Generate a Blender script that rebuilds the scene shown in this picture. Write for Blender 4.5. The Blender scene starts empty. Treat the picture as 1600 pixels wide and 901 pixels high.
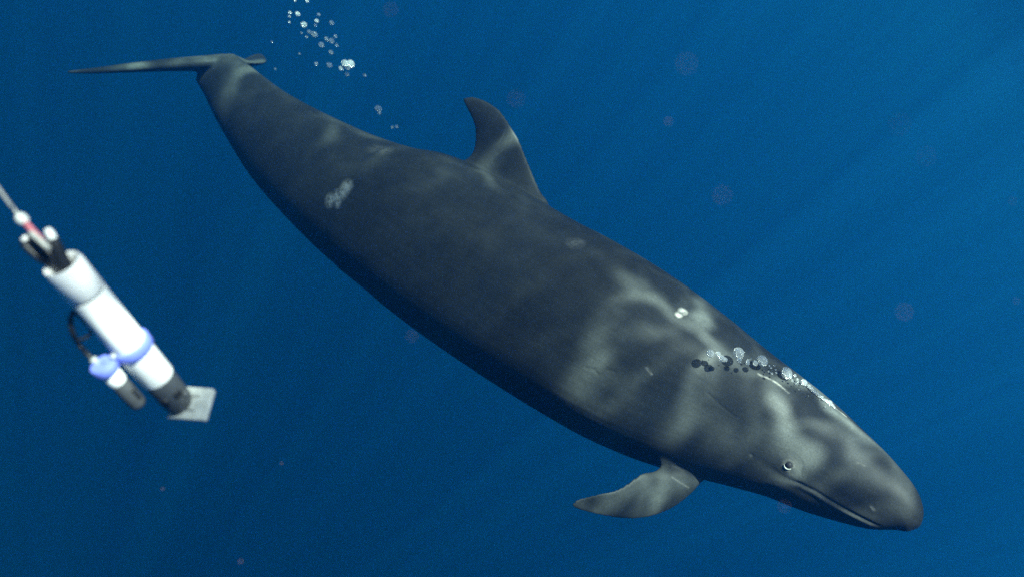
import bpy, bmesh, math, random
import numpy as np
from mathutils import Vector, Matrix, noise as mnoise
from mathutils.bvhtree import BVHTree

random.seed(7)
SC = bpy.context.scene
COL = SC.collection

# ------------------------------------------------------------------ camera
LENS, SENSOR = 28.0, 36.0
FPX = 1600.0 * LENS / SENSOR
PITCH = math.radians(32.0)
ROLL = math.radians(52.0)          # the diver holds the camera tilted: true up is towards the picture's upper right
CAM = Vector((0.0, 0.0, -1.7))
_U0 = Vector((0, math.sin(PITCH), math.cos(PITCH)))
RIGHT = Vector((1, 0, 0)) * math.cos(ROLL) + _U0 * math.sin(ROLL)
UP = _U0 * math.cos(ROLL) - Vector((1, 0, 0)) * math.sin(ROLL)
BACK = Vector((0, -math.cos(PITCH), math.sin(PITCH)))
cd = bpy.data.cameras.new('camera')
cam = bpy.data.objects.new('camera', cd)
COL.objects.link(cam)
cd.lens, cd.sensor_width = LENS, SENSOR
cd.clip_start, cd.clip_end = 0.02, 2000
cam.matrix_world = Matrix(((RIGHT.x, UP.x, BACK.x, CAM.x), (RIGHT.y, UP.y, BACK.y, CAM.y), (RIGHT.z, UP.z, BACK.z, CAM.z), (0, 0, 0, 1)))
cd.dof.use_dof = True
cd.dof.focus_distance = 3.35
cd.dof.aperture_fstop = 1.6
SC.camera = cam

# ------------------------------------------------------------------ sky, sun, exposure
S_CAM = Vector((0.44, 0.50, 0.745)).normalized()
SUN = (RIGHT * S_CAM.x + UP * S_CAM.y + BACK * S_CAM.z).normalized()
SUN_EL = math.asin(SUN.z)
SUN_AZ = math.atan2(SUN.x, SUN.y)
w = bpy.data.worlds.new('World')
SC.world = w
w.use_nodes = True
nt = w.node_tree
bgn = nt.nodes['Background']
sky = nt.nodes.new('ShaderNodeTexSky')
sky.sky_type = 'NISHITA'
sky.sun_disc = False
sky.sun_elevation = SUN_EL
sky.sun_rotation = SUN_AZ
nt.links.new(sky.outputs[0], bgn.inputs[0])
bgn.inputs[1].default_value = 0.14
sd = bpy.data.lights.new('sun', 'SUN')
sun = bpy.data.objects.new('sun', sd)
COL.objects.link(sun)
sd.energy = 4.0
sd.angle = math.radians(1.0)
sd.color = (1.0, 0.96, 0.9)
sun.rotation_euler = SUN.to_track_quat('Z', 'Y').to_euler()
sun.location = (0, 0, 20)
vs = SC.view_settings
vs.view_transform = 'Standard'
vs.look = 'None'
vs.gamma = 1
vs.use_curve_mapping = False
vs.exposure = 1.28
cy = SC.cycles
cy.use_denoising = False          # the remaining fine grain is like the photograph's own
cy.sample_clamp_indirect = 0.5
cy.use_adaptive_sampling = False
cy.max_bounces = 7
cy.volume_bounces = 2
cy.transparent_max_bounces = 16
cy.transmission_bounces = 8
cy.diffuse_bounces = 3
cy.glossy_bounces = 4
cy.caustics_reflective = False
cy.caustics_refractive = False


# ------------------------------------------------------------------ helpers
def ray(px, py):
    """direction (unit depth along the lens axis) of a photo pixel"""
    return RIGHT * ((px - 800.0) / FPX) + UP * ((450.5 - py) / FPX) - BACK


def P(px, py, d):
    return CAM + ray(px, py) * d


def tag(o, label=None, cat=None, group=None, kind=None):
    if label: o['label'] = label
    if cat: o['category'] = cat
    if group: o['group'] = group
    if kind: o['kind'] = kind
    return o


def link(name, me, mat=None, parent=None):
    o = bpy.data.objects.new(name, me)
    COL.objects.link(o)
    if mat is not None and me is not None and not me.materials:
        me.materials.append(mat)
    if parent is not None:
        o.parent = parent
    return o


def mesh_from(name, verts, faces, smooth=True):
    me = bpy.data.meshes.new(name)
    me.from_pydata([tuple(v) for v in verts], [], faces)
    bm = bmesh.new(); bm.from_mesh(me)
    bmesh.ops.recalc_face_normals(bm, faces=bm.faces)
    bm.to_mesh(me); bm.free()
    if smooth:
        me.polygons.foreach_set('use_smooth', [True] * len(me.polygons))
    return me


def loft(rings, cap=True):
    n = len(rings[0]); verts = []; faces = []
    for r in rings: verts += [tuple(p) for p in r]
    for i in range(len(rings) - 1):
        for j in range(n):
            k = (j + 1) % n
            faces.append((i * n + j, i * n + k, (i + 1) * n + k, (i + 1) * n + j))
    if cap:
        faces.append(tuple(range(n - 1, -1, -1)))
        faces.append(tuple((len(rings) - 1) * n + j for j in range(n)))
    return verts, faces


def catmull(pts, ts):
    """pts: (n,k) array, ts in [0,n-1]"""
    pts = np.asarray(pts, float); n = len(pts); out = []
    for t in ts:
        i = min(int(t), n - 2); u = t - i
        p1, p2 = pts[i], pts[i + 1]
        p0 = pts[i - 1] if i > 0 else 2 * p1 - p2
        p3 = pts[i + 2] if i + 2 < n else 2 * p2 - p1
        out.append(0.5 * ((2 * p1) + (-p0 + p2) * u + (2 * p0 - 5 * p1 + 4 * p2 - p3) * u * u
                          + (-p0 + 3 * p1 - 3 * p2 + p3) * u ** 3))
    return np.array(out)


def new_mat(name):
    m = bpy.data.materials.new(name)
    m.use_nodes = True
    t = m.node_tree
    b = t.nodes.get('Principled BSDF')
    return m, t, b


def simple_mat(name, col, rough=0.5, spec=0.3, mottling=0.12, scale=30.0, bump=0.0, trans=0.0):
    m, t, b = new_mat(name)
    tc = t.nodes.new('ShaderNodeTexCoord')
    nz = t.nodes.new('ShaderNodeTexNoise')
    nz.inputs['Scale'].default_value = scale
    nz.inputs['Detail'].default_value = 5
    t.links.new(tc.outputs['Object'], nz.inputs['Vector'])
    mr = t.nodes.new('ShaderNodeMapRange')
    mr.inputs[1].default_value = 0.3; mr.inputs[2].default_value = 0.7
    mr.inputs[3].default_value = 1 - mottling; mr.inputs[4].default_value = 1 + mottling
    t.links.new(nz.outputs[0], mr.inputs[0])
    mx = t.nodes.new('ShaderNodeVectorMath'); mx.operation = 'SCALE'
    mx.inputs[0].default_value = col
    t.links.new(mr.outputs[0], mx.inputs['Scale'])
    t.links.new(mx.outputs[0], b.inputs['Base Color'])
    b.inputs['Roughness'].default_value = rough
    b.inputs['Specular IOR Level'].default_value = spec
    b.inputs['Transmission Weight'].default_value = trans
    if bump:
        bp = t.nodes.new('ShaderNodeBump')
        bp.inputs['Strength'].default_value = bump
        bp.inputs['Distance'].default_value = 0.002
        t.links.new(nz.outputs[0], bp.inputs['Height'])
        t.links.new(bp.outputs[0], b.inputs['Normal'])
    return m


def math_node(t, op, a, b=None, c=None):
    n = t.nodes.new('ShaderNodeMath'); n.operation = op
    for i, v in enumerate((a, b, c)):
        if v is None: continue
        if isinstance(v, (int, float)): n.inputs[i].default_value = v
        else: t.links.new(v, n.inputs[i])
    return n.outputs[0]


# ------------------------------------------------------------------ the sea: body of water and its surface
def make_water():
    R, D = 420.0, 320.0
    bm = bmesh.new()
    bmesh.ops.create_cube(bm, size=1.0)
    for v in bm.verts:
        v.co = Vector((v.co.x * 2 * R, v.co.y * 2 * R, -0.2 if v.co.z > 0 else -D))
    me = bpy.data.meshes.new('water'); bm.to_mesh(me); bm.free()
    m = bpy.data.materials.new('sea_water'); m.use_nodes = True
    t = m.node_tree; t.nodes.clear()
    out = t.nodes.new('ShaderNodeOutputMaterial')
    sc = t.nodes.new('ShaderNodeVolumeScatter')
    ab = t.nodes.new('ShaderNodeVolumeAbsorption')
    add = t.nodes.new('ShaderNodeAddShader')
    # scattering coefficient = Color*Density ; absorption coefficient = (1-Color)*Density
    sc.inputs['Color'].default_value = (0.025, 0.345, 1.0, 1)
    sc.inputs['Density'].default_value = 0.0305
    sc.inputs['Anisotropy'].default_value = 0.6
    ab.inputs['Color'].default_value = (0.0, 0.724, 0.801, 1)
    ab.inputs['Density'].default_value = 0.069
    t.links.new(sc.outputs[0], add.inputs[0]); t.links.new(ab.outputs[0], add.inputs[1])
    t.links.new(add.outputs[0], out.inputs['Volume'])
    o = link('water', me, m)
    tag(o, 'clear deep blue open sea water all around', 'water', kind='structure')
    # wavy surface, its transparent colour painted with bands that imitate focused sunlight
    n = 140; half = 410.0; verts = []; faces = []
    def g(k):
        u = k / n * 2 - 1
        return half * (0.03 * u + 0.97 * u ** 5)
    for j in range(n + 1):
        for i in range(n + 1):
            x, y = g(i), g(j)
            z = 0.05 * math.sin(0.9 * x + 0.5 * y) + 0.03 * math.sin(2.1 * y - 0.7 * x) + 0.04 * mnoise.noise(Vector((x * .6, y * .6, 0)))
            verts.append((x, y, z))
    for j in range(n):
        for i in range(n):
            a = j * (n + 1) + i
            faces.append((a, a + 1, a + n + 2, a + n + 1))
    me2 = mesh_from('water_surface', verts, faces)
    m2 = bpy.data.materials.new('sea_surface_painted_caustics'); m2.use_nodes = True
    t = m2.node_tree; t.nodes.clear()
    out = t.nodes.new('ShaderNodeOutputMaterial')
    tr = t.nodes.new('ShaderNodeBsdfTransparent')
    tc = t.nodes.new('ShaderNodeTexCoord')
    mp = t.nodes.new('ShaderNodeMapping')
    mp.inputs['Location'].default_value = CAUSTIC_SHIFT
    mp.inputs['Rotation'].default_value = (0, 0, math.radians(25))
    t.links.new(tc.outputs['Object'], mp.inputs['Vector'])
    def warp(scale, amt, vec):
        nz = t.nodes.new('ShaderNodeTexNoise'); nz.inputs['Scale'].default_value = scale; nz.inputs['Detail'].default_value = 2
        t.links.new(vec, nz.inputs['Vector'])
        sb = t.nodes.new('ShaderNodeVectorMath'); sb.operation = 'SUBTRACT'; sb.inputs[1].default_value = (.5, .5, .5)
        t.links.new(nz.outputs['Color'], sb.inputs[0])
        ma = t.nodes.new('ShaderNodeVectorMath'); ma.operation = 'MULTIPLY_ADD'; ma.inputs[1].default_value = (amt,) * 3
        t.links.new(sb.outputs[0], ma.inputs[0]); t.links.new(vec, ma.inputs[2])
        return ma.outputs[0]
    def web(scale, width, vec):
        vo = t.nodes.new('ShaderNodeTexVoronoi'); vo.feature = 'DISTANCE_TO_EDGE'; vo.voronoi_dimensions = '2D'
        vo.inputs['Scale'].default_value = scale
        t.links.new(vec, vo.inputs['Vector'])
        mr = t.nodes.new('ShaderNodeMapRange'); mr.interpolation_type = 'SMOOTHERSTEP'
        mr.inputs[1].default_value = 0.0; mr.inputs[2].default_value = width
        mr.inputs[3].default_value = 1.0; mr.inputs[4].default_value = 0.0
        t.links.new(vo.outputs['Distance'], mr.inputs[0]); return mr.outputs[0]
    def patch(scale, lo, hi, vec):
        nb = t.nodes.new('ShaderNodeTexNoise'); nb.inputs['Scale'].default_value = scale; nb.inputs['Detail'].default_value = 3
        t.links.new(vec, nb.inputs['Vector'])
        mb = t.nodes.new('ShaderNodeMapRange'); mb.interpolation_type = 'SMOOTHSTEP'
        mb.inputs[1].default_value = lo; mb.inputs[2].default_value = hi
        t.links.new(nb.outputs[0], mb.inputs[0]); return mb.outputs[0]
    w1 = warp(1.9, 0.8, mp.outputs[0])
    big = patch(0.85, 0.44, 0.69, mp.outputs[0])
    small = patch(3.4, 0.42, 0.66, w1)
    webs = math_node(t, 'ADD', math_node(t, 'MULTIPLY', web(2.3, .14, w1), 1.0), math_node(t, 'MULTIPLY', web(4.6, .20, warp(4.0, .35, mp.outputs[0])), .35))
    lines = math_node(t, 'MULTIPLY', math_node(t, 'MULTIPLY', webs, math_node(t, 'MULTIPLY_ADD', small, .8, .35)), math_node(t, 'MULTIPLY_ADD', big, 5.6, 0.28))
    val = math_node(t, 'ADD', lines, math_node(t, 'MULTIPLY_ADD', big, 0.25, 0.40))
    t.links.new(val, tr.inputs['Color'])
    fr = t.nodes.new('ShaderNodeFresnel'); fr.inputs['IOR'].default_value = 1.33
    gs = t.nodes.new('ShaderNodeBsdfGlossy'); gs.inputs['Roughness'].default_value = 0.08
    ms = t.nodes.new('ShaderNodeMixShader')
    t.links.new(fr.outputs[0], ms.inputs[0]); t.links.new(tr.outputs[0], ms.inputs[1]); t.links.new(gs.outputs[0], ms.inputs[2])
    t.links.new(ms.outputs[0], out.inputs['Surface'])
    o2 = link('water_surface', me2, m2)
    tag(o2, 'gently rippled sea surface overhead', 'water', kind='structure')


CAUSTIC_SHIFT = (-6.1, 5.2, 0.0)  # slides the painted sun bands so bright ones land on the whale's head
make_water()

# ------------------------------------------------------------------ whale
# body stations from snout to tail: back outline pixel, belly outline pixel, width/height ratio
ST = [
    (1435, 815, 1419, 835, 0.95),
    (1437, 791, 1402, 834, 0.98),
    (1429, 762, 1376, 828, 0.98),
    (1412, 735, 1338, 818, 0.96),
    (1385, 705, 1293, 806, 0.94),
    (1350, 672, 1240, 791, 0.92),
    (1310, 637, 1187, 771, 0.90),
    (1260, 595, 1127, 753, 0.90),
    (1200, 548, 1062, 736, 0.92),
    (1140, 500, 990, 713, 0.95),
    (1080, 455, 915, 680, 0.97),
    (1020, 415, 840, 637, 0.98),
    (960, 380, 765, 590, 0.98),
    (900, 349, 692, 541, 0.97),
    (840, 314, 624, 491, 0.95),
    (780, 281, 562, 443, 0.92),
    (722, 254, 507, 397, 0.88),
    (660, 241, 459, 351, 0.82),
    (590, 217, 418, 309, 0.74),
    (520, 187, 384, 268, 0.64),
    (460, 156, 356, 224, 0.54),
    (418, 127, 329, 178, 0.46),
    (390, 106, 312, 140, 0.37),
    (375, 97, 299, 117, 0.31),
]
ST = np.array(ST, float)


def repair(ST):
    """pair back and belly outline points across the body's axis"""
    n = len(ST); tt = np.linspace(0, n - 1, 900)
    den = catmull(ST, tt)
    top, bot, wr = den[:, :2], den[:, 2:4], den[:, 4]
    cen = (top + bot) / 2
    for _ in range(6):
        arc = np.r_[0, np.cumsum(np.hypot(*np.diff(cen, axis=0).T))]
        k = 90
        tan = np.array([cen[min(len(cen) - 1, i + k)] - cen[max(0, i - k)] for i in range(len(cen))])
        tan /= np.linalg.norm(tan, axis=1)[:, None]
        nt_, nb_ = top.copy(), bot.copy()
        for i in range(len(cen)):
            perp = np.array([-tan[i, 1], tan[i, 0]])
            if perp @ (top[i] - bot[i]) < 0: perp = -perp
            for src, dst, sg in ((den[:, :2], nt_, 1), (den[:, 2:4], nb_, -1)):
                q = src - cen[i]
                al = np.abs(q @ tan[i]) + 1e3 * ((q @ perp) * sg < 0) + 0.02 * np.abs(np.arange(len(src)) - i)
                dst[i] = src[np.argmin(al)]
        f = (np.clip((tt - 3.0) / 3.0, 0, 1) * np.clip((n - 1 - tt) / 3.0, 0, 1))[:, None]      # snout and tail end keep their own pairing
        top = den[:, :2] * (1 - f) + nt_ * f; bot = den[:, 2:4] * (1 - f) + nb_ * f
        kern = np.ones(25) / 25
        cm = (top + bot) / 2
        pad = np.vstack([np.repeat(cm[:1], 12, 0), cm, np.repeat(cm[-1:], 12, 0)])
        sm_ = np.stack([np.convolve(pad[:, c], kern, 'valid') for c in range(2)], 1)
        cen = cm * (1 - f) + sm_ * f
    idx = np.round(np.linspace(0, 899, 46)).astype(int)
    return np.c_[top, bot, wr][idx]


ST = repair(ST)
mid = (ST[:, :2] + ST[:, 2:4]) / 2
seg = np.r_[0, np.cumsum(np.hypot(*np.diff(mid, axis=0).T))]
sfrac = seg / seg[-1]
D_HEAD, D_TAIL = 3.2, 5.35


def depth_of_s(s):
    return D_HEAD + (D_TAIL - D_HEAD) * (0.9 * s + 0.1 * s * s)


NS = 110
ts = np.interp(np.linspace(0, 1, NS) ** 1.15, sfrac, np.arange(len(ST)))
fine = catmull(np.c_[ST, sfrac], ts)
centers = []; hs = []; ws = []; Dv = []; Sv = []
for r in fine:
    d = depth_of_s(r[5])
    u = P(r[0], r[1], d); l = P(r[2], r[3], d)
    centers.append((u + l) / 2); hs.append((u - l) / 2); ws.append(r[4]); Sv.append(r[5])
frames = []
for i in range(NS):
    a = centers[max(0, i - 2)]; b = centers[min(NS - 1, i + 2)]
    T = (a - b).normalized()                      # towards the snout
    h = hs[i]
    D = (h - T * h.dot(T) * (1 - min(1, max(0, (Sv[i] - .88) / .10))))   # the tail stock ends along the flukes, not square
    hl = D.length
    D.normalize()
    roll = math.radians(9 if Sv[i] < .8 else 9 + 16 * (Sv[i] - .8) / .2)
    R = T.cross(D).normalized()                   # whale's right, towards the camera
    if R.dot(BACK) < 0: R = -R
    D2 = D * math.cos(roll) + R * math.sin(roll)
    R2 = R * math.cos(roll) - D * math.sin(roll)
    hl *= 1.012 / math.sqrt(math.cos(roll) ** 2 + (ws[i] * math.sin(roll)) ** 2)
    frames.append((T, D2, R2, hl))
NR = 56
rings = []
for i in range(NS):
    T, D, R, hl = frames[i]; s = Sv[i]
    ww = hl * ws[i]
    head = max(0.0, 1 - s / 0.2)
    ring = []
    for j in range(NR):
        a = 2 * math.pi * j / NR
        ca, sa = math.cos(a), math.sin(a)
        p = 0.92 if s < 0.75 else 1.0
        y = hl * math.copysign(abs(sa) ** p, sa)
        wl = ww
        if sa < 0: wl *= 1 - 0.28 * head * (-sa)
        x = wl * math.copysign(abs(ca) ** p, ca)
        ring.append(centers[i] + D * y + R * x)
    rings.append(ring)
Tl = frames[-1][0]
for sc_, off_ in ((.94, .015), (.8, .03), (.5, .045)):      # rounds the tail stock off inside the flukes
    rings.append([centers[-1] + (p - centers[-1]) * sc_ - Tl * off_ for p in rings[NS - 1]])
verts, faces = loft(rings, cap=True)
parts = [(verts, faces)]


def wing(sections, thick, npts=14, blunt=0.0):
    """sections: list of (lead, trail, thickness direction); symmetric airfoil loft"""
    rr = []
    for (le, te, nrm), th in zip(sections, thick):
        ch = te - le
        ring = []
        for k in range(2 * npts):
            a = math.pi * 2 * k / (2 * npts)
            x = 0.5 - 0.5 * math.cos(a)
            ring.append(le + ch * x + nrm * (0.62 * math.sin(a) * (1.1 - 0.42 * x) * th))
        rr.append(ring)
    return loft(rr, cap=True)


def dens(secs, th, n):
    arr = np.array([list(a) + list(b) + list(c) + [t] for (a, b, c), t in zip(secs, th)])
    out = catmull(arr, np.linspace(0, len(arr) - 1, n))
    return [(Vector(o[0:3]), Vector(o[3:6]), Vector(o[6:9]).normalized()) for o in out], [max(0.003, o[9]) for o in out]


def s_at(px, py):
    k = np.argmin((mid[:, 0] - px) ** 2 + (mid[:, 1] - py) ** 2)
    d = np.array([px, py]); best = None
    for i in range(max(0, k - 1), min(len(mid) - 1, k + 1)):
        a, b = mid[i], mid[i + 1]
        u = np.clip(np.dot(d - a, b - a) / np.dot(b - a, b - a), 0, 1)
        dist = np.linalg.norm(a + (b - a) * u - d)
        if best is None or dist < best[0]: best = (dist, sfrac[i] + u * (sfrac[i + 1] - sfrac[i]))
    return best[1]


# dorsal fin
fin_px = [((874, 374), (706, 288)), ((858, 320), (718, 257)), ((845, 300), (733, 244)), ((833, 273), (740, 231)),
          ((822, 246), (742, 214)), ((812, 221), (741, 198)), ((797, 195), (735, 183)), ((780, 172), (728, 171)),
          ((757, 157), (724, 160)), ((738, 151), (723, 154))]
fin_th = [.062, .048, .038, .032, .028, .025, .022, .019, .015, .010]
secs = []
sL = depth_of_s(s_at(845, 330)); sT = depth_of_s(s_at(735, 265))
for i, ((a, b), (c, d)) in enumerate(fin_px):
    up = i / 9.0
    le = P(a, b, sL - 0.05 - 0.05 * up + 0.20 * up); te = P(c, d, sT - 0.05 - 0.05 * up)
    secs.append([le, te, None])
e1 = (secs[-1][0] + secs[-1][1]) / 2 - (secs[1][0] + secs[1][1]) / 2
for s_ in secs:
    s_[2] = e1.cross(s_[1] - s_[0]).normalized()
a, b = dens([tuple(s_) for s_ in secs], fin_th, 36)
parts.append(wing(a, b))

# right flipper
fl_px = [((1150, 700), (1022, 668), 3.76, 3.76), ((1122, 731), (1030, 706), 3.68, 3.68), ((1101, 748), (1026, 728), 3.64, 3.60), ((1073, 777), (1000, 740), 3.63, 3.53),
         ((1040, 798), (966, 763), 3.62, 3.48), ((1000, 809), (937, 770), 3.60, 3.45), ((955, 807), (914, 776), 3.55, 3.43),
         ((920, 800), (900, 781), 3.46, 3.42), ((898, 793), (893, 787), 3.43, 3.42)]
fl_th = [.11, .07, .042, .032, .027, .022, .018, .013, .008]
secs = []
for (a, b), (c, d), d1, d2 in fl_px:
    secs.append([P(a, b, d1), P(c, d, d2), None])
e1 = P(897, 790, 3.43) - P(1062, 740, 3.58)
for s_ in secs:
    s_[2] = e1.cross(s_[1] - s_[0]).normalized()
a, b = dens([tuple(s_) for s_ in secs], fl_th, 30)
parts.append(wing(a, b))

# flukes
C0 = P(341, 99, 5.42)
tipR = P(106, 113, 5.22); tipL = P(405, 85, 6.0)
M = (tipR + tipL) / 2
fdir = (C0 - M).normalized()
rax = (tipR - tipL).normalized()
nax = rax.cross(fdir).normalized()
if nax.dot(UP) < 0: nax = -nax
secs = []; th = []
for k in np.linspace(-1, 1, 15):
    a = abs(k); tip = tipR if k < 0 else tipL
    le0 = C0 + fdir * 0.20; te0 = C0 - fdir * (0.13 if a > .02 else 0.10)
    le = le0.lerp(tip + fdir * .02, a) + fdir * 0.16 * math.sin(math.pi * a) * (1 - .35 * a) - nax * 0.0
    te = te0.lerp(tip - fdir * .02, a) + fdir * 0.02 * math.sin(math.pi * a)
    lift = nax * (0.012 * math.sin(math.pi * min(1, a * 1.15)) * (1 if k < 0 else -2.2))
    tilt = nax * (0.012 * (1 - a))
    secs.append((le + lift + tilt, te + lift - tilt, nax)); th.append((1 if k <= 0 else .5) * 0.088 * (1 - a) ** .8 + (.016 if k <= 0 else .007))
a, b = dens(secs, th, 50)
parts.append(wing(a, b))


def build_whale():
    allv = []; allf = []
    for v, f in parts:
        o = len(allv)
        m_ = mesh_from('tmp', v, f)
        allv += [tuple(x.co) for x in m_.vertices]
        allf += [tuple(i + o for i in p.vertices) for p in m_.polygons]
        bpy.data.meshes.remove(m_)
    me = bpy.data.meshes.new('tmp'); me.from_pydata(allv, [], allf)
    tmp = bpy.data.objects.new('tmp', me); COL.objects.link(tmp)
    md = tmp.modifiers.new('r', 'REMESH'); md.mode = 'VOXEL'; md.voxel_size = 0.0062
    sm = tmp.modifiers.new('s', 'SMOOTH'); sm.factor = 0.5; sm.iterations = 9
    dg = bpy.context.evaluated_depsgraph_get()
    me2 = bpy.data.meshes.new_from_object(tmp.evaluated_get(dg))
    bpy.data.objects.remove(tmp)
    # drop loose inner shells
    bm = bmesh.new(); bm.from_mesh(me2); bm.verts.ensure_lookup_table()
    seen = set(); best = []
    for v in bm.verts:
        if v.index in seen: continue
        st = [v]; seen.add(v.index); comp = []
        while st:
            x = st.pop(); comp.append(x)
            for e in x.link_edges:
                y = e.other_vert(x)
                if y.index not in seen:
                    seen.add(y.index); st.append(y)
        if len(comp) > len(best):
            best = comp
    keep = set(v.index for v in best)
    bmesh.ops.delete(bm, geom=[v for v in bm.verts if v.index not in keep], context='VERTS')
    bm.to_mesh(me2); bm.free()
    return me2


whale_me = build_whale()
whale_me.name = 'whale_body'
nv = len(whale_me.vertices)
co = np.empty(nv * 3); whale_me.vertices.foreach_get('co', co); co = co.reshape(-1, 3)
no = np.empty(nv * 3); whale_me.vertices.foreach_get('normal', no); no = no.reshape(-1, 3)


def make_bvh():
    dg = [tuple(p.vertices) for p in whale_me.polygons]
    return BVHTree.FromPolygons([Vector(v) for v in co], dg)


def soften(center, radius, iters):
    """rounds off the joint between body and limb near a point"""
    global co
    ne = len(whale_me.edges); ed = np.empty(ne * 2, np.int64); whale_me.edges.foreach_get('vertices', ed); ed = ed.reshape(-1, 2)
    wgt = np.clip(1.3 - np.sqrt(((co - np.array(center)) ** 2).sum(1)) / radius, 0, 1)
    sel = (wgt[ed[:, 0]] > 0) | (wgt[ed[:, 1]] > 0); ed = ed[sel]
    deg = np.bincount(ed.ravel(), minlength=nv).astype(float); deg[deg == 0] = 1
    for _ in range(iters):
        acc = np.zeros_like(co)
        for k in range(3):
            acc[:, k] = np.bincount(ed[:, 0], co[ed[:, 1], k], nv) + np.bincount(ed[:, 1], co[ed[:, 0], k], nv)
        co = co + (acc / deg[:, None] - co) * (wgt * .6)[:, None]


for c_, r_, n_ in ((P(1028, 722, 3.6), .075, 60), (P(1095, 735, 3.55), .07, 60), (P(1062, 725, 3.5), .07, 60), (P(735, 252, 4.25), .10, 40), (P(855, 325, 4.0), .10, 40),
                   (P(308, 108, 5.4), .10, 30), (P(375, 98, 5.45), .10, 30)):
    soften(c_, r_, n_)
whale_me.vertices.foreach_set('co', co.ravel()); whale_me.update()
whale_me.vertices.foreach_get('normal', (nb_ := np.empty(nv * 3)))
no = nb_.reshape(-1, 3)
bvh = make_bvh()


def hit(px, py):
    r = ray(px, py)
    loc, nr, idx, dist = bvh.ray_cast(CAM, r.normalized())
    return loc, nr


def polyline_dist(pts):
    """distance of every vertex to a polyline and offset vector from it"""
    best = np.full(nv, 1e9); off = np.zeros((nv, 3)); par = np.zeros(nv)
    L = len(pts) - 1
    for i in range(L):
        a = np.array(pts[i]); b = np.array(pts[i + 1]); ab = b - a
        u = np.clip(((co - a) @ ab) / (ab @ ab), 0, 1)
        q = co - (a + u[:, None] * ab)
        d = np.sqrt((q * q).sum(1))
        m_ = d < best
        best[m_] = d[m_]; off[m_] = q[m_]; par[m_] = (i + u[m_]) / L
    return best, off, par


def hits(pxs):
    out = []
    for p in pxs:
        l, n = hit(*p)
        if l is not None: out.append(l)
    return out


disp = np.zeros(nv)
pale = np.zeros(nv); dark = np.zeros(nv)
Dh = np.array(frames[8][1])
# mouth line: a groove with a soft lip ridge under it
mp_ = hits([(1228, 748), (1250, 755), (1275, 767), (1300, 783), (1325, 797), (1350, 810), (1375, 821), (1392, 828), (1404, 831)])
d, off, par = polyline_dist(mp_)
below = -(off @ Dh)
fade = np.clip(par / 0.18, 0, 1) * np.clip((1.02 - par) / .1, 0, 1)
near = (co - np.array(mp_[4])) @ np.array(frames[8][2]) > -0.12
disp += near * fade * (-0.0042 * np.exp(-(d / 0.0065) ** 2) + 0.0028 * np.exp(-((below - 0.014) / 0.010) ** 2) * (d < 0.05)
                       - 0.004 * np.exp(-((below + 0.035) / 0.03) ** 2) * (d < 0.09))
pale += near * fade * 0.05 * np.exp(-((below - 0.011) / 0.006) ** 2) * (d < 0.03)
# eye: raised lids, socket in the middle
eye_l, eye_n = hit(1232, 726)
ev = co - np.array(eye_l)
er = np.sqrt((ev ** 2).sum(1))
disp += 0.007 * np.exp(-(er / 0.04) ** 2) - 0.010 * np.exp(-(er / 0.013) ** 2)
upv = ev @ Dh
for k, rr in enumerate((0.030, 0.042, 0.054)):
    fw = ev @ np.array(frames[8][0])
    wgt = np.clip((upv + .3 * fw) / 0.02, 0, 1)
    disp += -0.0016 * np.exp(-((er - rr) / 0.0045) ** 2) * wgt
    disp += -0.0012 * np.exp(-((er - rr + .004) / 0.004) ** 2) * np.clip(-upv / 0.02, 0, 1) * (k < 2)
disp += -0.004 * np.exp(-(((upv + 0.055) / 0.022) ** 2 + ((ev @ np.array(frames[8][0])) / 0.13) ** 2)) * (er < 0.3)
pale += 0.08 * np.exp(-(er / 0.032) ** 4) * (0.6 + 0.4 * np.sin(er / 0.0028)) + 0.02 * np.exp(-(er / 0.05) ** 2)
# ear pit behind the eye
el, en = hit(1174, 711)
d2 = np.sqrt(((co - np.array(el)) ** 2).sum(1))
disp += -0.004 * np.exp(-(d2 / .008) ** 2); pale += .12 * np.exp(-(d2 / .006) ** 2)
# faint vertical creases of the melon and neck
for pts_, dep in (([(1105, 612), (1118, 624), (1136, 640), (1150, 650)], .0015), ([(1396, 700), (1411, 735), (1417, 770)], .0025),
                  ([(915, 574), (928, 576), (934, 586), (946, 576), (960, 580)], .0022), ([(1095, 737), (1083, 729), (1070, 728)], .003),
                  ([(1025, 729), (1034, 724), (1046, 727)], .004)):
    h_ = hits(pts_)
    if len(h_) > 1:
        d, off, par = polyline_dist(h_)
        disp += -dep * np.exp(-(d / .006) ** 2)
        dark += 0.16 * np.exp(-(d / .005) ** 2)
# pale scars and scratches
def blot(px, py, rpx, amt):
    l, n = hit(px, py)
    if l is None: return
    r = rpx * ((l - CAM).dot(-BACK)) / FPX
    d = np.sqrt(((co - np.array(l)) ** 2).sum(1))
    global pale
    pale = np.maximum(pale, amt * np.clip(1.25 - d / r * .75, 0, 1))
for p in ((541, 293, 10, .5), (535, 302, 9, .5), (526, 309, 10, .5), (516, 313, 9, .5), (528, 318, 6, .45), (588, 232, 12, .1), (600, 236, 10, .08),
          (1067, 486, 5.5, .8), (1061, 491, 4.5, .7), (898, 380, 11, .1), (905, 378, 8, .1)):
    blot(*p)
for pts_, wd, am in (([(1184, 583), (1193, 587), (1204, 592), (1214, 598), (1224, 606), (1232, 613)], .0032, .3), ([(1187, 585), (1199, 590)], .004, .4),
                     ([(1050, 745), (1061, 752), (1076, 761)], .004, .12), ([(1340, 722), (1352, 727)], .004, .08), ([(1010, 574), (1018, 584)], .004, .3),
                     ([(1360, 790), (1366, 797)], .004, .3), ([(1300, 633), (1322, 650)], .004, .3)):
    h_ = hits(pts_)
    if len(h_) > 1:
        d, off, par = polyline_dist(h_)
        pale = np.maximum(pale, am * np.exp(-(d / wd) ** 2))
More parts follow.
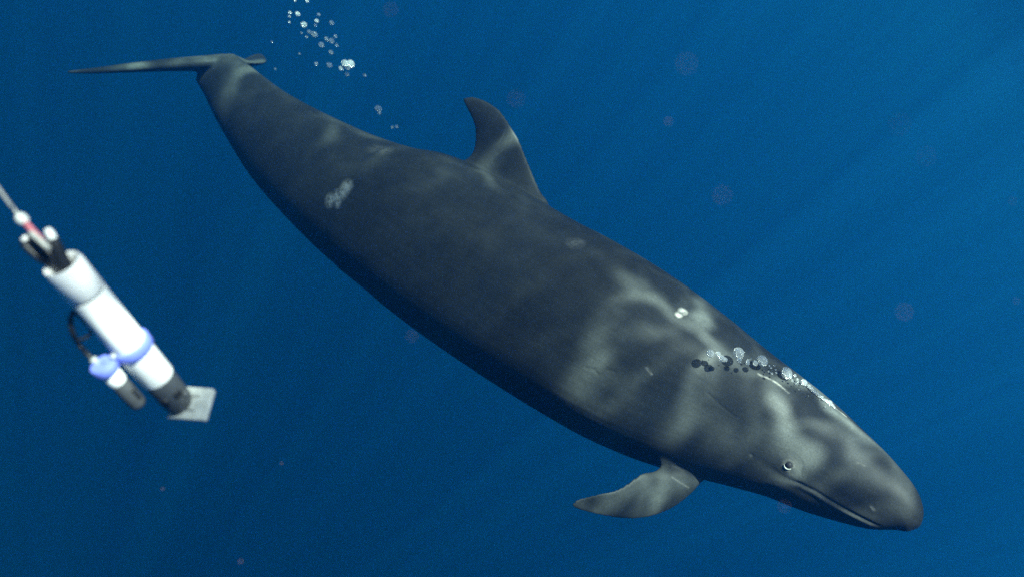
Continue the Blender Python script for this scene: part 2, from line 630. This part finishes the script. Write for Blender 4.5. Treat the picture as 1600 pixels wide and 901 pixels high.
# gentle muscle relief of the flank
cn = np.array([list(c) for c in centers])
step = max(1, nv // 1)
sidx = np.empty(nv, int)
for i0 in range(0, nv, 40000):
    q = co[i0:i0 + 40000]
    sidx[i0:i0 + 40000] = np.argmin(((q[:, None, :] - cn[None]) ** 2).sum(2), axis=1)
Sarr = np.array(Sv)[sidx]
Darr = np.array([list(f[1]) for f in frames])[sidx]; Rarr = np.array([list(f[2]) for f in frames])[sidx]
rel = co - cn[sidx]
ang = np.arctan2((rel * Darr).sum(1), (rel * Rarr).sum(1))
Tarr = np.array([list(f[0]) for f in frames])[sidx]
along = Sarr * 4.8 - (rel * Tarr).sum(1)
disp += 0.010 * np.exp(-((ang + .55 + .35 * (Sarr - .5)) / .22) ** 2) * np.exp(-((Sarr - .58) / .22) ** 2)   # ridge along the flank
disp += -0.010 * np.exp(-((ang + .12) / .3) ** 2) * np.exp(-((Sarr - .45) / .16) ** 2)
co2 = co + no * disp[:, None]
whale_me.vertices.foreach_set('co', co2.ravel())
for nm, arr in (('pale', pale), ('dark', dark), ('along', along), ('ang', ang)):
    at_ = whale_me.attributes.new(nm, 'FLOAT', 'POINT')
    at_.data.foreach_set('value', arr.astype(np.float32))
whale_me.polygons.foreach_set('use_smooth', [True] * len(whale_me.polygons))
whale_me.update()


def skin_material():
    m, t, b = new_mat('whale_skin')
    def attr(n):
        a_ = t.nodes.new('ShaderNodeAttribute'); a_.attribute_name = n
        return a_.outputs['Fac']
    tc = t.nodes.new('ShaderNodeTexCoord')
    comb = t.nodes.new('ShaderNodeCombineXYZ')
    t.links.new(attr('along'), comb.inputs[0]); t.links.new(attr('ang'), comb.inputs[1])
    def noise(scale, detail, vec, rough=.55, sc3=None):
        n_ = t.nodes.new('ShaderNodeTexNoise')
        n_.inputs['Scale'].default_value = scale; n_.inputs['Detail'].default_value = detail; n_.inputs['Roughness'].default_value = rough
        if sc3:
            mpn = t.nodes.new('ShaderNodeMapping'); mpn.inputs['Scale'].default_value = sc3
            t.links.new(vec, mpn.inputs['Vector']); vec = mpn.outputs[0]
        t.links.new(vec, n_.inputs['Vector'])
        return n_.outputs[0]
    def rng(v, a0, a1, b0, b1):
        r_ = t.nodes.new('ShaderNodeMapRange')
        for i, x in enumerate((a0, a1, b0, b1)): r_.inputs[i + 1].default_value = x
        t.links.new(v, r_.inputs[0]); return r_.outputs[0]
    big = noise(2.6, 5, tc.outputs['Object'])
    fine_ = noise(160, 4, tc.outputs['Object'], .7)
    streak = noise(5, 6, comb.outputs[0], .6, (1.2, 9.0, 1))
    hair = noise(9, 5, comb.outputs[0], .7, (1.0, 22.0, 1))
    v = math_node(t, 'MULTIPLY', rng(big, .3, .7, .82, 1.18), rng(streak, .3, .7, .90, 1.10))
    v = math_node(t, 'MULTIPLY', v, rng(hair, .3, .7, .95, 1.05))
    v = math_node(t, 'MULTIPLY', v, rng(fine_, .25, .75, .62, 1.38))
    medium = noise(15, 6, tc.outputs['Object'], .65)
    v = math_node(t, 'MULTIPLY', v, rng(medium, .3, .7, .82, 1.18))
    rake = noise(14, 3, comb.outputs[0], .6, (.7, 34.0, 1))
    v = math_node(t, 'MULTIPLY', v, rng(rake, .62, .80, 1.0, 1.7))
    dk = math_node(t, 'SUBTRACT', 1.0, attr('dark'))
    v = math_node(t, 'MULTIPLY', v, dk)
    base = t.nodes.new('ShaderNodeVectorMath'); base.operation = 'SCALE'
    base.inputs[0].default_value = (0.0250, 0.0277, 0.0272)
    t.links.new(v, base.inputs['Scale'])
    edge = noise(45, 4, tc.outputs['Object'])
    pm = math_node(t, 'ADD', attr('pale'), math_node(t, 'MULTIPLY', math_node(t, 'MULTIPLY', math_node(t, 'SUBTRACT', edge, .52), attr('pale')), 4.0))
    pm = math_node(t, 'MINIMUM', pm, math_node(t, 'MULTIPLY', attr('pale'), 1.25))
    pm = math_node(t, 'MINIMUM', math_node(t, 'MAXIMUM', pm, 0.0), 1.0)
    mix = t.nodes.new('ShaderNodeMix'); mix.data_type = 'RGBA'
    t.links.new(pm, mix.inputs[0]); t.links.new(base.outputs[0], mix.inputs[6])
    mix.inputs[7].default_value = (0.46, 0.44, 0.40, 1)
    t.links.new(mix.outputs[2], b.inputs['Base Color'])
    b.inputs['Roughness'].default_value = 0.55
    b.inputs['Specular IOR Level'].default_value = 0.14
    bp = t.nodes.new('ShaderNodeBump'); bp.inputs['Strength'].default_value = 0.35; bp.inputs['Distance'].default_value = 0.004
    hh = math_node(t, 'ADD', math_node(t, 'MULTIPLY', hair, .15), math_node(t, 'MULTIPLY', fine_, .5))
    t.links.new(hh, bp.inputs['Height']); t.links.new(bp.outputs[0], b.inputs['Normal'])
    return m


whale = bpy.data.objects.new('whale', None)
COL.objects.link(whale)
whale.empty_display_size = 0.3
whale.location = centers[60]
tag(whale, 'dark grey toothed whale with a curved back fin diving head first', 'whale')
INV = Matrix.Translation(-Vector(centers[60]))
whale_me.transform(INV)
link('body', whale_me, skin_material(), whale)
# eyeball and pale lower lid
bm = bmesh.new(); bmesh.ops.create_uvsphere(bm, u_segments=24, v_segments=16, radius=0.0165)
eme = bpy.data.meshes.new('eye'); bm.to_mesh(eme); bm.free()
eme.polygons.foreach_set('use_smooth', [True] * len(eme.polygons))
eye = link('eye', eme, simple_mat('dark_eye', (.010, .010, .012), .5, .06), whale)
eye.location = eye_l - eye_n * 0.0075 - whale.location
e_f = (Vector(frames[8][0]) - eye_n * eye_n.dot(Vector(frames[8][0]))).normalized()
e_u = eye_n.cross(e_f).normalized()
if e_u.dot(Vector(Dh)) < 0: e_u = -e_u
rings_ = []
for k in range(25):
    a = math.radians(195 + 140 * k / 24)
    c = eye_l + eye_n * (0.0065 - .002 * abs(math.sin(a))) + (e_f * math.cos(a) + e_u * math.sin(a)) * 0.0165
    rad = 0.0024 * math.sin(math.pi * (k + 1.0) / 26) ** .5 + .0004
    od = (e_f * math.cos(a) + e_u * math.sin(a))
    rings_.append([c + od * rad * math.cos(q) + eye_n * rad * math.sin(q) for q in np.linspace(0, 2 * math.pi, 9)[:-1]])
v_, f_ = loft(rings_)
lid = link('eyelid', mesh_from('eyelid', [Vector(x) - whale.location for x in v_], f_), simple_mat('pale_lid', (.20, .21, .20), .5, .2), whale)

# ------------------------------------------------------------------ instrument on its rope
D_TOP = 1.32
A0 = P(98, 414, D_TOP)
A1 = P(281, 629, 1.57)
ax = (A1 - A0).normalized()
tow = (CAM - (A0 + A1) / 2)
tow = (tow - ax * tow.dot(ax)).normalized()
lat = tow.cross(ax).normalized()
if lat.dot(RIGHT) < 0: lat = -lat
inst = bpy.data.objects.new('camera_logger', None)
COL.objects.link(inst); inst.empty_display_size = .05
inst.matrix_world = Matrix(((lat.x, tow.x, ax.x, A0.x), (lat.y, tow.y, ax.y, A0.y), (lat.z, tow.z, ax.z, A0.z), (0, 0, 0, 1)))
tag(inst, 'white tube shaped underwater instrument with lavender clamp and smaller side tube', 'instrument')
IM = inst.matrix_world.inverted()


def t_on_axis(px, py, off=(0, 0)):
    """axial coordinate whose projection lies nearest to the pixel"""
    best = None
    for k in range(0, 900):
        t_ = -0.1 + k * 0.001
        p = A0 + ax * t_ + lat * off[0] + tow * off[1]
        q = p - CAM
        dd = q.dot(-BACK)
        x = 800 + q.dot(RIGHT) / dd * FPX; y = 450.5 - q.dot(UP) / dd * FPX
        e = (x - px) ** 2 + (y - py) ** 2
        if best is None or e < best[0]: best = (e, t_)
    return best[1]


def lathe(profile, n=40, cx=0.0, cy=0.0):
    """profile: list of (radius, z); closed loft round the local z axis"""
    rr = [[Vector((cx + r * math.cos(2 * math.pi * j / n), cy + r * math.sin(2 * math.pi * j / n), z)) for j in range(n)] for r, z in profile]
    return rr


def add_lathe(name, profile, mat, cx=0, cy=0, n=40, parent=None, closed=False):
    rr = lathe(profile, n, cx, cy)
    if closed: rr.append(rr[0])
    v, f = loft(rr, cap=not closed)
    me = mesh_from(name, v, f)
    o = link(name, me, mat, parent or inst)
    md = o.modifiers.new('e', 'EDGE_SPLIT'); md.split_angle = math.radians(50)
    return o


white = simple_mat('white_plastic', (.66, .67, .65), .4, .35, .05, 25)
white2 = simple_mat('white_cap_plastic', (.68, .68, .66), .45, .35, .06, 25)
lav = simple_mat('lavender_clamp', (.13, .17, .56), .45, .35, .08, 30)
smoke = simple_mat('dark_grey_housing', (.045, .05, .054), .35, .4, .2, 20)
smoke2 = simple_mat('mid_grey_housing', (.06, .064, .066), .35, .4, .25, 40)
blackm = simple_mat('black_rubber', (.010, .011, .012), .45, .35, .2, 40)
greyp = simple_mat('light_grey_plate', (.30, .32, .31), .55, .25, .2, 60, .3)
dgrey = simple_mat('slot_dark', (.03, .03, .03), .6, .2)
ropem = simple_mat('grey_rope', (.34, .34, .31), .8, .1, .25, 300, .5)
pinkm = simple_mat('faded_red_cord', (.42, .13, .15), .8, .1, .25, 200, .3)

RT = 0.0315
z_seam = t_on_axis(133, 458); z_col = t_on_axis(205, 541); z_wend = t_on_axis(247, 588); z_gend = t_on_axis(281, 630)
add_lathe('end_cap', [(RT * .62, 0.05), (RT * .62, 0.012), (RT * .74, 0.0), (RT * .95, -0.004), (RT * 1.03, 0.004), (RT * 1.03, z_seam - .003), (RT * 0.98, z_seam - .0012), (RT * .5, z_seam - .0012)], white2)
add_lathe('seam_ring', [(RT * .5, z_seam - .0012), (RT * .955, z_seam - .0012), (RT * .955, z_seam + .0022), (RT * .5, z_seam + .0022)], smoke)
add_lathe('main_tube', [(RT * .5, z_seam + .0022), (RT * 0.99, z_seam + .0022), (RT, z_seam + .005), (RT, z_wend - .003), (RT * .97, z_wend), (RT * .5, z_wend)], white)
hs_ = add_lathe('lens_housing', [(RT * .5, z_wend - .001), (RT * .93, z_wend - .001), (RT * .94, z_wend + .010), (RT * .90, z_gend - .012), (RT * .80, z_gend), (RT * .5, z_gend + .002), (RT * .3, z_gend + .002)], smoke)
# a small fixing boss and two windows on the housing
zc = (z_wend + z_gend) / 2
def boss(name, ang, z, r, h, mat, parent, rad):
    c = Vector((math.cos(ang), math.sin(ang), 0)); t1 = Vector((-math.sin(ang), math.cos(ang), 0)); t2 = Vector((0, 0, 1))
    rr = []
    for rr_, hh in ((r, -0.004), (r, h * .7), (r * .8, h)):
        rr.append([c * (rad + hh) + (t1 * math.cos(q) + t2 * math.sin(q)) * rr_ + Vector((0, 0, z)) for q in np.linspace(0, 2 * math.pi, 17)[:-1]])
    v, f = loft(rr)
    return link(name, mesh_from(name, v, f), mat, parent)
boss('bolt', math.radians(50), zc + .012, .0062, .005, smoke2, inst, RT * .92)
boss('port', math.radians(75), zc - .002, .009, .0015, blackm, inst, RT * .92)
boss('port', math.radians(135), zc + .002, .010, .0015, blackm, inst, RT * .92)

# lavender clamp round both tubes
OB = (-0.056, 0.004)
RS = 0.0165
def ring_shape(cx, cy, r_in, r_out, z0, z1, n=40):
    prof = [(r_in, z0), (r_out - .0012, z0), (r_out, z0 + .0015), (r_out, z1 - .0015), (r_out - .0012, z1), (r_in, z1)]
    rr = lathe(prof, n, cx, cy); rr.append(rr[0])
    return loft(rr, cap=False)
cv = []; cf = []
def addp(vf):
    o = len(cv); cv.extend(vf[0]); cf.extend([tuple(i + o for i in q) for q in vf[1]])
addp(ring_shape(0, 0, RT * .99, RT * 1.17, z_col - .011, z_col + .010))
addp(ring_shape(OB[0], OB[1], RS * .30, RS * 1.38, z_col - .009, z_col + .010))
bx0, bx1 = OB[0] + RS * 1.15, -RT * 1.05
bv = [(x, y, z) for x in (bx0, bx1) for y in (-.012, .013) for z in (z_col - .008, z_col + .0085)]
addp((bv, [(0, 1, 3, 2), (4, 6, 7, 5), (0, 4, 5, 1), (2, 3, 7, 6), (0, 2, 6, 4), (1, 5, 7, 3)]))
cme = mesh_from('clamp', cv, cf)
co_ = link('clamp', cme, lav, inst)
md = co_.modifiers.new('e', 'EDGE_SPLIT'); md.split_angle = math.radians(40)
boss('clamp_bolt', math.radians(160), z_col - .013, .0045, .003, greyp, inst, RT * 1.17)

z_sw = t_on_axis(184, 596, OB); z_se = t_on_axis(217, 634, OB)
add_lathe('side_tube_cap', [(RS * .4, z_col + .0105), (RS * .9, z_col + .0105), (RS, z_col + .012), (RS, z_sw - .002), (RS * .96, z_sw), (RS * .4, z_sw)], white, *OB)
add_lathe('side_tube', [(RS * .4, z_sw - .001), (RS * .93, z_sw - .001), (RS * .95, z_sw + .006), (RS * .95, z_se - .010), (RS * .80, z_se - .003), (RS * .45, z_se)], smoke2, *OB)
# slot on the side tube
sl = []
zs0, zs1 = z_sw + .022, z_se - .022
aa = math.radians(55)
for z in np.linspace(zs0, zs1, 6):
    rad = RS * .955
    ring_ = []
    for q in np.linspace(0, 2 * math.pi, 11)[:-1]:
        a2 = aa + .22 * math.cos(q)
        rr_ = rad + .0006 + .0010 * math.sin(q)
        ring_.append(Vector((OB[0] + rr_ * math.cos(a2), OB[1] + rr_ * math.sin(a2), z)))
    sl.append(ring_)
v, f = loft(sl)
link('slot', mesh_from('slot', v, f), blackm, inst)


def tube_mesh(name, pts, rad, n=10, sub=8, taper=None):
    pts = np.array([list(p) for p in pts], float)
    fp = catmull(pts, np.linspace(0, len(pts) - 1, (len(pts) - 1) * sub + 1))
    rr = []; prev = None
    for i, p in enumerate(fp):
        t_ = Vector(fp[min(i + 1, len(fp) - 1)] - fp[max(i - 1, 0)]).normalized()
        if prev is None:
            u = t_.orthogonal().normalized()
        else:
            u = (prev - t_ * prev.dot(t_)).normalized()
        prev = u; v_ = t_.cross(u)
        r_ = rad if taper is None else rad * taper(i / (len(fp) - 1))
        rr.append([Vector(p) + (u * math.cos(q) + v_ * math.sin(q)) * r_ for q in np.linspace(0, 2 * math.pi, n + 1)[:-1]])
    v, f = loft(rr)
    return mesh_from(name, v, f)


def loc_px(px, py, d):
    return IM @ P(px, py, d)


# cable looping from the main tube to the side tube
dmid = (A0 + ax * z_col - CAM).dot(-BACK)
dl = (A0 + ax * (z_seam + .02) - CAM).dot(-BACK)
link('cable', tube_mesh('cable', [loc_px(128, 480, dl + .02), loc_px(116, 486, dl + .02), loc_px(110, 500, dl + .02), loc_px(114, 520, dl + .03), loc_px(124, 538, dmid - .01), loc_px(140, 556, dmid - .02), loc_px(152, 566, dmid - .005)], .0042), blackm, inst)
link('cable', tube_mesh('cable', [loc_px(119, 489, dl + .03), loc_px(131, 502, dl + .03), loc_px(143, 516, dl + .03), loc_px(135, 526, dl + .03), loc_px(121, 531, dl + .03)], .0028), blackm, inst)
link('plug', tube_mesh('plug', [loc_px(145, 560, dmid - .028), loc_px(151, 567, dmid - .02)], .0062), greyp, inst)

# black plugs and cables in the mouth of the cap
dt = D_TOP
link('connector', tube_mesh('connector', [loc_px(104, 420, dt), loc_px(95, 402, dt - .01), loc_px(87, 384, dt - .02), loc_px(80, 370, dt - .025)], .0125, 14, 8, lambda u: 1 - .3 * u), blackm, inst)
link('connector', tube_mesh('connector', [loc_px(98, 418, dt), loc_px(82, 400, dt - .01), loc_px(66, 388, dt - .015), loc_px(58, 381, dt - .015)], .012, 14, 8, lambda u: 1 - .35 * u), blackm, inst)
link('cable_loop', tube_mesh('cable_loop', [loc_px(92, 414, dt + .005), loc_px(70, 408, dt - .005), loc_px(50, 394, dt - .012), loc_px(38, 380, dt - .015), loc_px(41, 372, dt - .015), loc_px(54, 380, dt - .01), loc_px(70, 396, dt - .005)], .0062), blackm, inst)
link('plug_tip', tube_mesh('plug_tip', [loc_px(83, 374, dt - .028), loc_px(79, 367, dt - .03), loc_px(74, 359, dt - .03)], .0072, 14, 6, lambda u: 1 if u < .8 else .8), white, inst)
link('plug_tip', tube_mesh('plug_tip', [loc_px(41, 376, dt - .02), loc_px(36, 371, dt - .022)], .0055, 12, 6), white, inst)

# base plate on the lower end: seen corners laid on a plane across the tube's end
pn = (ax * 0.92 - tow * .10 + lat * .25).normalized()
pc = A0 + ax * (z_gend + .001)
def on_plane(px, py):
    r = ray(px, py)
    return CAM + r * ((pc - CAM).dot(pn) / r.dot(pn))
def rounded(poly, rad, n=5):
    out = []
    for i, p in enumerate(poly):
        a_, b_ = poly[i - 1], poly[(i + 1) % len(poly)]
        u1 = (a_ - p).normalized() * rad; u2 = (b_ - p).normalized() * rad
        for k in range(n + 1):
            s_ = k / n
            out.append((p + u1) * (1 - s_) ** 2 + p * 2 * s_ * (1 - s_) + (p + u2) * s_ ** 2)
    return out
corner = [on_plane(259, 652), on_plane(319, 656), on_plane(333, 606), on_plane(281, 602)]
rp = rounded(corner, .006)
rr = [[IM @ (p + pn * z) for p in rp] for z in (0, .010)]
v, f = loft(rr)
pl = link('base_plate', mesh_from('base_plate', v, f, False), greyp, inst)
bv_ = pl.modifiers.new('b', 'BEVEL'); bv_.width = .002; bv_.segments = 2
for (a_, b_), (c_, d_) in (((294, 617.5), (312, 618.5)), ((286, 639), (304, 640.5))):
    q1, q2 = on_plane(a_, b_), on_plane(c_, d_)
    sd_ = (q2 - q1).cross(pn).normalized() * .0011
    rr = [[IM @ (p + pn * z) for p in (q1 - sd_, q2 - sd_, q2 + sd_, q1 + sd_)] for z in (-.0006, .001)]
    v, f = loft(rr)
    link('slot', mesh_from('slot', v, f, False), dgrey, pl).matrix_parent_inverse = Matrix()

# rope
rope = bpy.data.objects.new('tow_rope', None); COL.objects.link(rope)
rb = P(62, 380, dt - .02); rope.location = rb
tag(rope, 'thin grey rope with a pale knot and faded red whipping', 'rope')
def rp_(px, py, d): return P(px, py, d) - rb
top = P(-190, 30, 1.15)
link('line', tube_mesh('line', [top + (top - P(0, 298, 1.26)) * 2.2 - rb, top - rb, rp_(0, 298, 1.26), rp_(16, 320, 1.28), rp_(32, 340, 1.29)], .0026, 8, 10), ropem, rope)
bm = bmesh.new(); bmesh.ops.create_icosphere(bm, subdivisions=3, radius=1)
for vtx in bm.verts:
    vtx.co *= 1 + .12 * mnoise.noise(vtx.co * 2.0)
kme = bpy.data.meshes.new('knot'); bm.to_mesh(kme); bm.free()
kme.polygons.foreach_set('use_smooth', [True] * len(kme.polygons))
kn = link('knot', kme, simple_mat('pale_knot', (.55, .56, .52), .7, .2, .15, 3, .3), rope)
kn.location = rp_(34.5, 342.5, 1.29); kn.scale = (.0115, .0095, .0085)
link('whipping', tube_mesh('whipping', [rp_(40, 349, 1.288), rp_(52, 362, 1.288), rp_(66, 377, 1.285)], .0050, 10, 6), pinkm, rope)
link('rope_tail', tube_mesh('rope_tail', [rp_(48, 364, 1.280), rp_(60, 374, 1.278), rp_(72, 385, 1.275), rp_(76, 388, 1.28)], .0048, 10, 6), ropem, rope)

# ------------------------------------------------------------------ bubbles
def bubble_material():
    m = bpy.data.materials.new('air_bubble'); m.use_nodes = True
    t = m.node_tree; t.nodes.clear()
    out = t.nodes.new('ShaderNodeOutputMaterial')
    g = t.nodes.new('ShaderNodeBsdfGlass'); g.inputs['IOR'].default_value = 0.75; g.inputs['Roughness'].default_value = 0.02
    gl = t.nodes.new('ShaderNodeBsdfGlossy'); gl.inputs['Roughness'].default_value = 0.34; gl.inputs['Color'].default_value = (1, 1, 1, 1)
    mx = t.nodes.new('ShaderNodeMixShader'); mx.inputs[0].default_value = 0.5
    tc = t.nodes.new('ShaderNodeTexCoord')
    nz = t.nodes.new('ShaderNodeTexNoise'); nz.inputs['Scale'].default_value = 3.2; nz.inputs['Detail'].default_value = 4
    t.links.new(tc.outputs['Object'], nz.inputs['Vector'])
    bp = t.nodes.new('ShaderNodeBump'); bp.inputs['Strength'].default_value = 1.0; bp.inputs['Distance'].default_value = 0.5
    t.links.new(nz.outputs[0], bp.inputs['Height'])
    t.links.new(bp.outputs[0], g.inputs['Normal']); t.links.new(bp.outputs[0], gl.inputs['Normal'])
    t.links.new(g.outputs[0], mx.inputs[1]); t.links.new(gl.outputs[0], mx.inputs[2])
    tl = t.nodes.new('ShaderNodeBsdfTranslucent'); tl.inputs['Color'].default_value = (.9, .93, .95, 1)
    df = t.nodes.new('ShaderNodeBsdfDiffuse'); df.inputs['Color'].default_value = (.9, .93, .95, 1)
    m1 = t.nodes.new('ShaderNodeMixShader')
    t.links.new(tl.outputs[0], m1.inputs[1]); t.links.new(df.outputs[0], m1.inputs[2])
    m2 = t.nodes.new('ShaderNodeMixShader'); m2.inputs[0].default_value = 0.18
    t.links.new(mx.outputs[0], m2.inputs[1]); t.links.new(m1.outputs[0], m2.inputs[2])
    tp = t.nodes.new('ShaderNodeBsdfTransparent')
    m3 = t.nodes.new('ShaderNodeMixShader'); m3.inputs[0].default_value = 0.36
    t.links.new(m2.outputs[0], m3.inputs[1]); t.links.new(tp.outputs[0], m3.inputs[2])
    t.links.new(m3.outputs[0], out.inputs['Surface'])
    return m


bub_mat = bubble_material()
bub_me = []
for k in range(4):
    bm = bmesh.new(); bmesh.ops.create_icosphere(bm, subdivisions=3, radius=1)
    for vtx in bm.verts:
        q = vtx.co.copy()
        vtx.co *= 1 + (.04 + .03 * k) * mnoise.noise(q * 1.3 + Vector((k * 7, 0, 0)))
        vtx.co.z *= .86
    me = bpy.data.meshes.new('bubble'); bm.to_mesh(me); bm.free()
    me.polygons.foreach_set('use_smooth', [True] * len(me.polygons))
    me.materials.append(bub_mat)
    bub_me.append(me)


def bubble(px, py, rpx, d, label, group):
    o = link('bubble', bub_me[random.randrange(4)])
    o.location = P(px, py, d)
    r = rpx * d / FPX
    o.scale = (r * random.uniform(.95, 1.08),) * 2 + (r,)
    o.rotation_euler = (random.uniform(-.3, .3), random.uniform(-.3, .3), random.uniform(0, 6.28))
    tag(o, label, 'bubble', group)


trail = [(465, 22, 3.5), (475, 39, 4.5), (483, 50, 3), (491, 54, 4.5), (479, 58, 2), (495, 33, 3), (493, 40, 2), (498, 23, 2.2), (518, 36, 3.5),
         (510, 61, 3), (518, 64, 4), (524, 57, 2.5), (526, 71, 2.5), (502, 70, 4), (517, 82, 3.5), (494, 100, 2.8), (515, 102, 4), (570, 118, 2.5),
         (613, 199, 2), (620, 198, 2.3), (425, 66, 1.5), (468, 84, 1.4), (430, 108, 1.5), (453, 20, 2.2), (452, 26, 2),
         (452, 35, 1.6), (471, 52, 1.6), (461, 1, 1.8), (480, 2, 2.2)]
for x, y, r in trail:
    bubble(x, y, r * 1.1, 5.3 + random.uniform(-.15, .15), 'pea sized bright bubble in the loose trail rising above the tail' if r >= 3.4 else ('small air bubble in the loose trail rising above the tail' if r >= 2.1 else 'faint pinprick of a bubble beside the loose trail above the tail'),
           'larger bubbles of the loose trail' if r >= 3.4 else ('small bubbles of the loose trail' if r >= 2.1 else 'pinprick bubbles of the loose trail'))
for x, y, r in [(539, 99, 5.5), (548, 100, 6), (543, 105, 5), (533, 107, 4), (542, 116, 3.8)]:
    bubble(x, y, r, 5.2 + random.uniform(-.05, .05), 'bubble in the tight clump where the loose trail above the tail begins', 'tight bubble clump below the trail')
for x, y, r in [(591, 170, 5.5), (593, 177, 3)]:
    bubble(x, y, r, 4.9, 'lone bright bubble pair between the trail and the back of the whale', 'bubble pair over the back')

headb = [(1110, 552, 7), (1122, 553, 5), (1128, 560, 6), (1133, 561, 4), (1154, 551, 9.5), (1155, 562, 4.5),
         (1168, 566, 4), (1180, 567, 4.5), (1191, 563, 8.5), (1202, 571, 1.5),
         (1205, 574, 1.5), (1210, 571, 1.5), (1212, 577, 1.5), (1206, 583, 2), (1213, 582, 1.5), (1229, 582, 9), (1235, 588, 3), (1242, 586, 2.5),
         (1238, 594, 2), (1246, 592, 2), (1247, 596, 2), (1243, 599, 1.5), (1256, 597, 5.5), (1264, 603, 3.5), (1268, 607, 3.5), (1272, 611, 3),
         (1276, 614, 3), (1280, 618, 3), (1284, 620, 2.5), (1288, 624, 2.5), (1292, 626, 3), (1297, 629, 4), (1301, 633, 3), (1304, 636, 2)]
for x, y, r in headb:
    l, n = hit(x, y)
    gap = 0.012 + 0.075 * min(1, max(0, (1290 - x) / 130.0))
    dsurf = (l - CAM).dot(-BACK) if l else 3.6
    rm = r * dsurf / FPX
    dd = dsurf - max(gap, rm * 1.15)
    if r >= 8:
        big = {1154: 'large round silvery bubble second from the rear end of the chain over the head',
               1191: 'large wrinkled silvery bubble in the middle of the chain over the head',
               1229: 'large silvery bubble nearest the blowhole in the chain over the head'}[x]
        bubble(x, y, r, dd, big, 'large bubbles over the head')
    elif x > 1260:
        bubble(x, y, r, dd, 'tiny bubble in the fine string leaving the blowhole', 'fine bubble string at the blowhole')
    elif x < 1140:
        bubble(x, y, r, dd, 'bubble in the rearmost clump of the chain over the head', 'rearmost bubble clump over the head')
    else:
        bubble(x, y, r, dd, 'small bubble between the large ones of the chain over the head', 'small bubbles of the chain over the head')

rng_ = random.Random(3)
for k in range(24):
    i_ = rng_.random()
    bx = 1103 + 200 * i_; by = 549 + 12 * i_ + 72 * max(0, i_ - .35) ** 1.05 / .66 ** 1.05
    x, y, r = bx + rng_.gauss(0, 5), by + 6 + rng_.gauss(0, 5.5 * (1 - .6 * i_)), rng_.uniform(.7, 1.7)
    l, n = hit(x, y)
    if l is None: continue
    bubble(x, y, r, (l - CAM).dot(-BACK) - (.012 + .06 * (1 - i_)) , 'pinhead sized bubble scattered round the chain over the head', 'pinhead bubbles over the head')

# ------------------------------------------------------------------ drifting specks
speck_mat = simple_mat('pinkish_speck', (.26, .17, .18), .8, .1, .2, 400)
bm = bmesh.new(); bmesh.ops.create_icosphere(bm, subdivisions=2, radius=1)
for vtx in bm.verts: vtx.co *= 1 + .35 * mnoise.noise(vtx.co * 1.7)
speck_me = bpy.data.meshes.new('speck'); bm.to_mesh(speck_me); bm.free()
speck_me.materials.append(speck_mat)
for x, y, d, rr_ in [(1072, 100, .50, .0011), (806, 155, .62, .0011), (610, 15, .7, .0010), (1128, 305, .55, .0010), (1447, 245, .55, .0008),
                     (1405, 195, .5, .0008), (1044, 190, .95, .0011), (1413, 487, .6, .0011), (1588, 470, 1.1, .0014), (1582, 314, 1.0, .0012),
                     (1225, 790, .75, .0010), (643, 525, .8, .0010), (254, 763, 1.6, .0022), (440, 723, 1.7, .0018), (376, 876, 1.3, .0016),
                     ]:
    o = link('speck', speck_me)
    o.location = P(x, y, d); rr_ *= 1.15 if d < 1 else .8
    o.scale = (rr_, rr_ * .8, rr_ * .9); o.rotation_euler = (random.random() * 6, random.random() * 6, 0)
    if d > 1.15:
        tag(o, 'tiny pale speck drifting in dark water below the instrument', 'speck', 'specks below the instrument')
    elif d < .6:
        tag(o, 'faint blurred pinkish speck in open water above the back of the whale', 'speck', 'blurred specks close to the lens')
    else:
        tag(o, 'small reddish speck drifting in open water round the whale', 'speck', 'specks drifting round the whale')
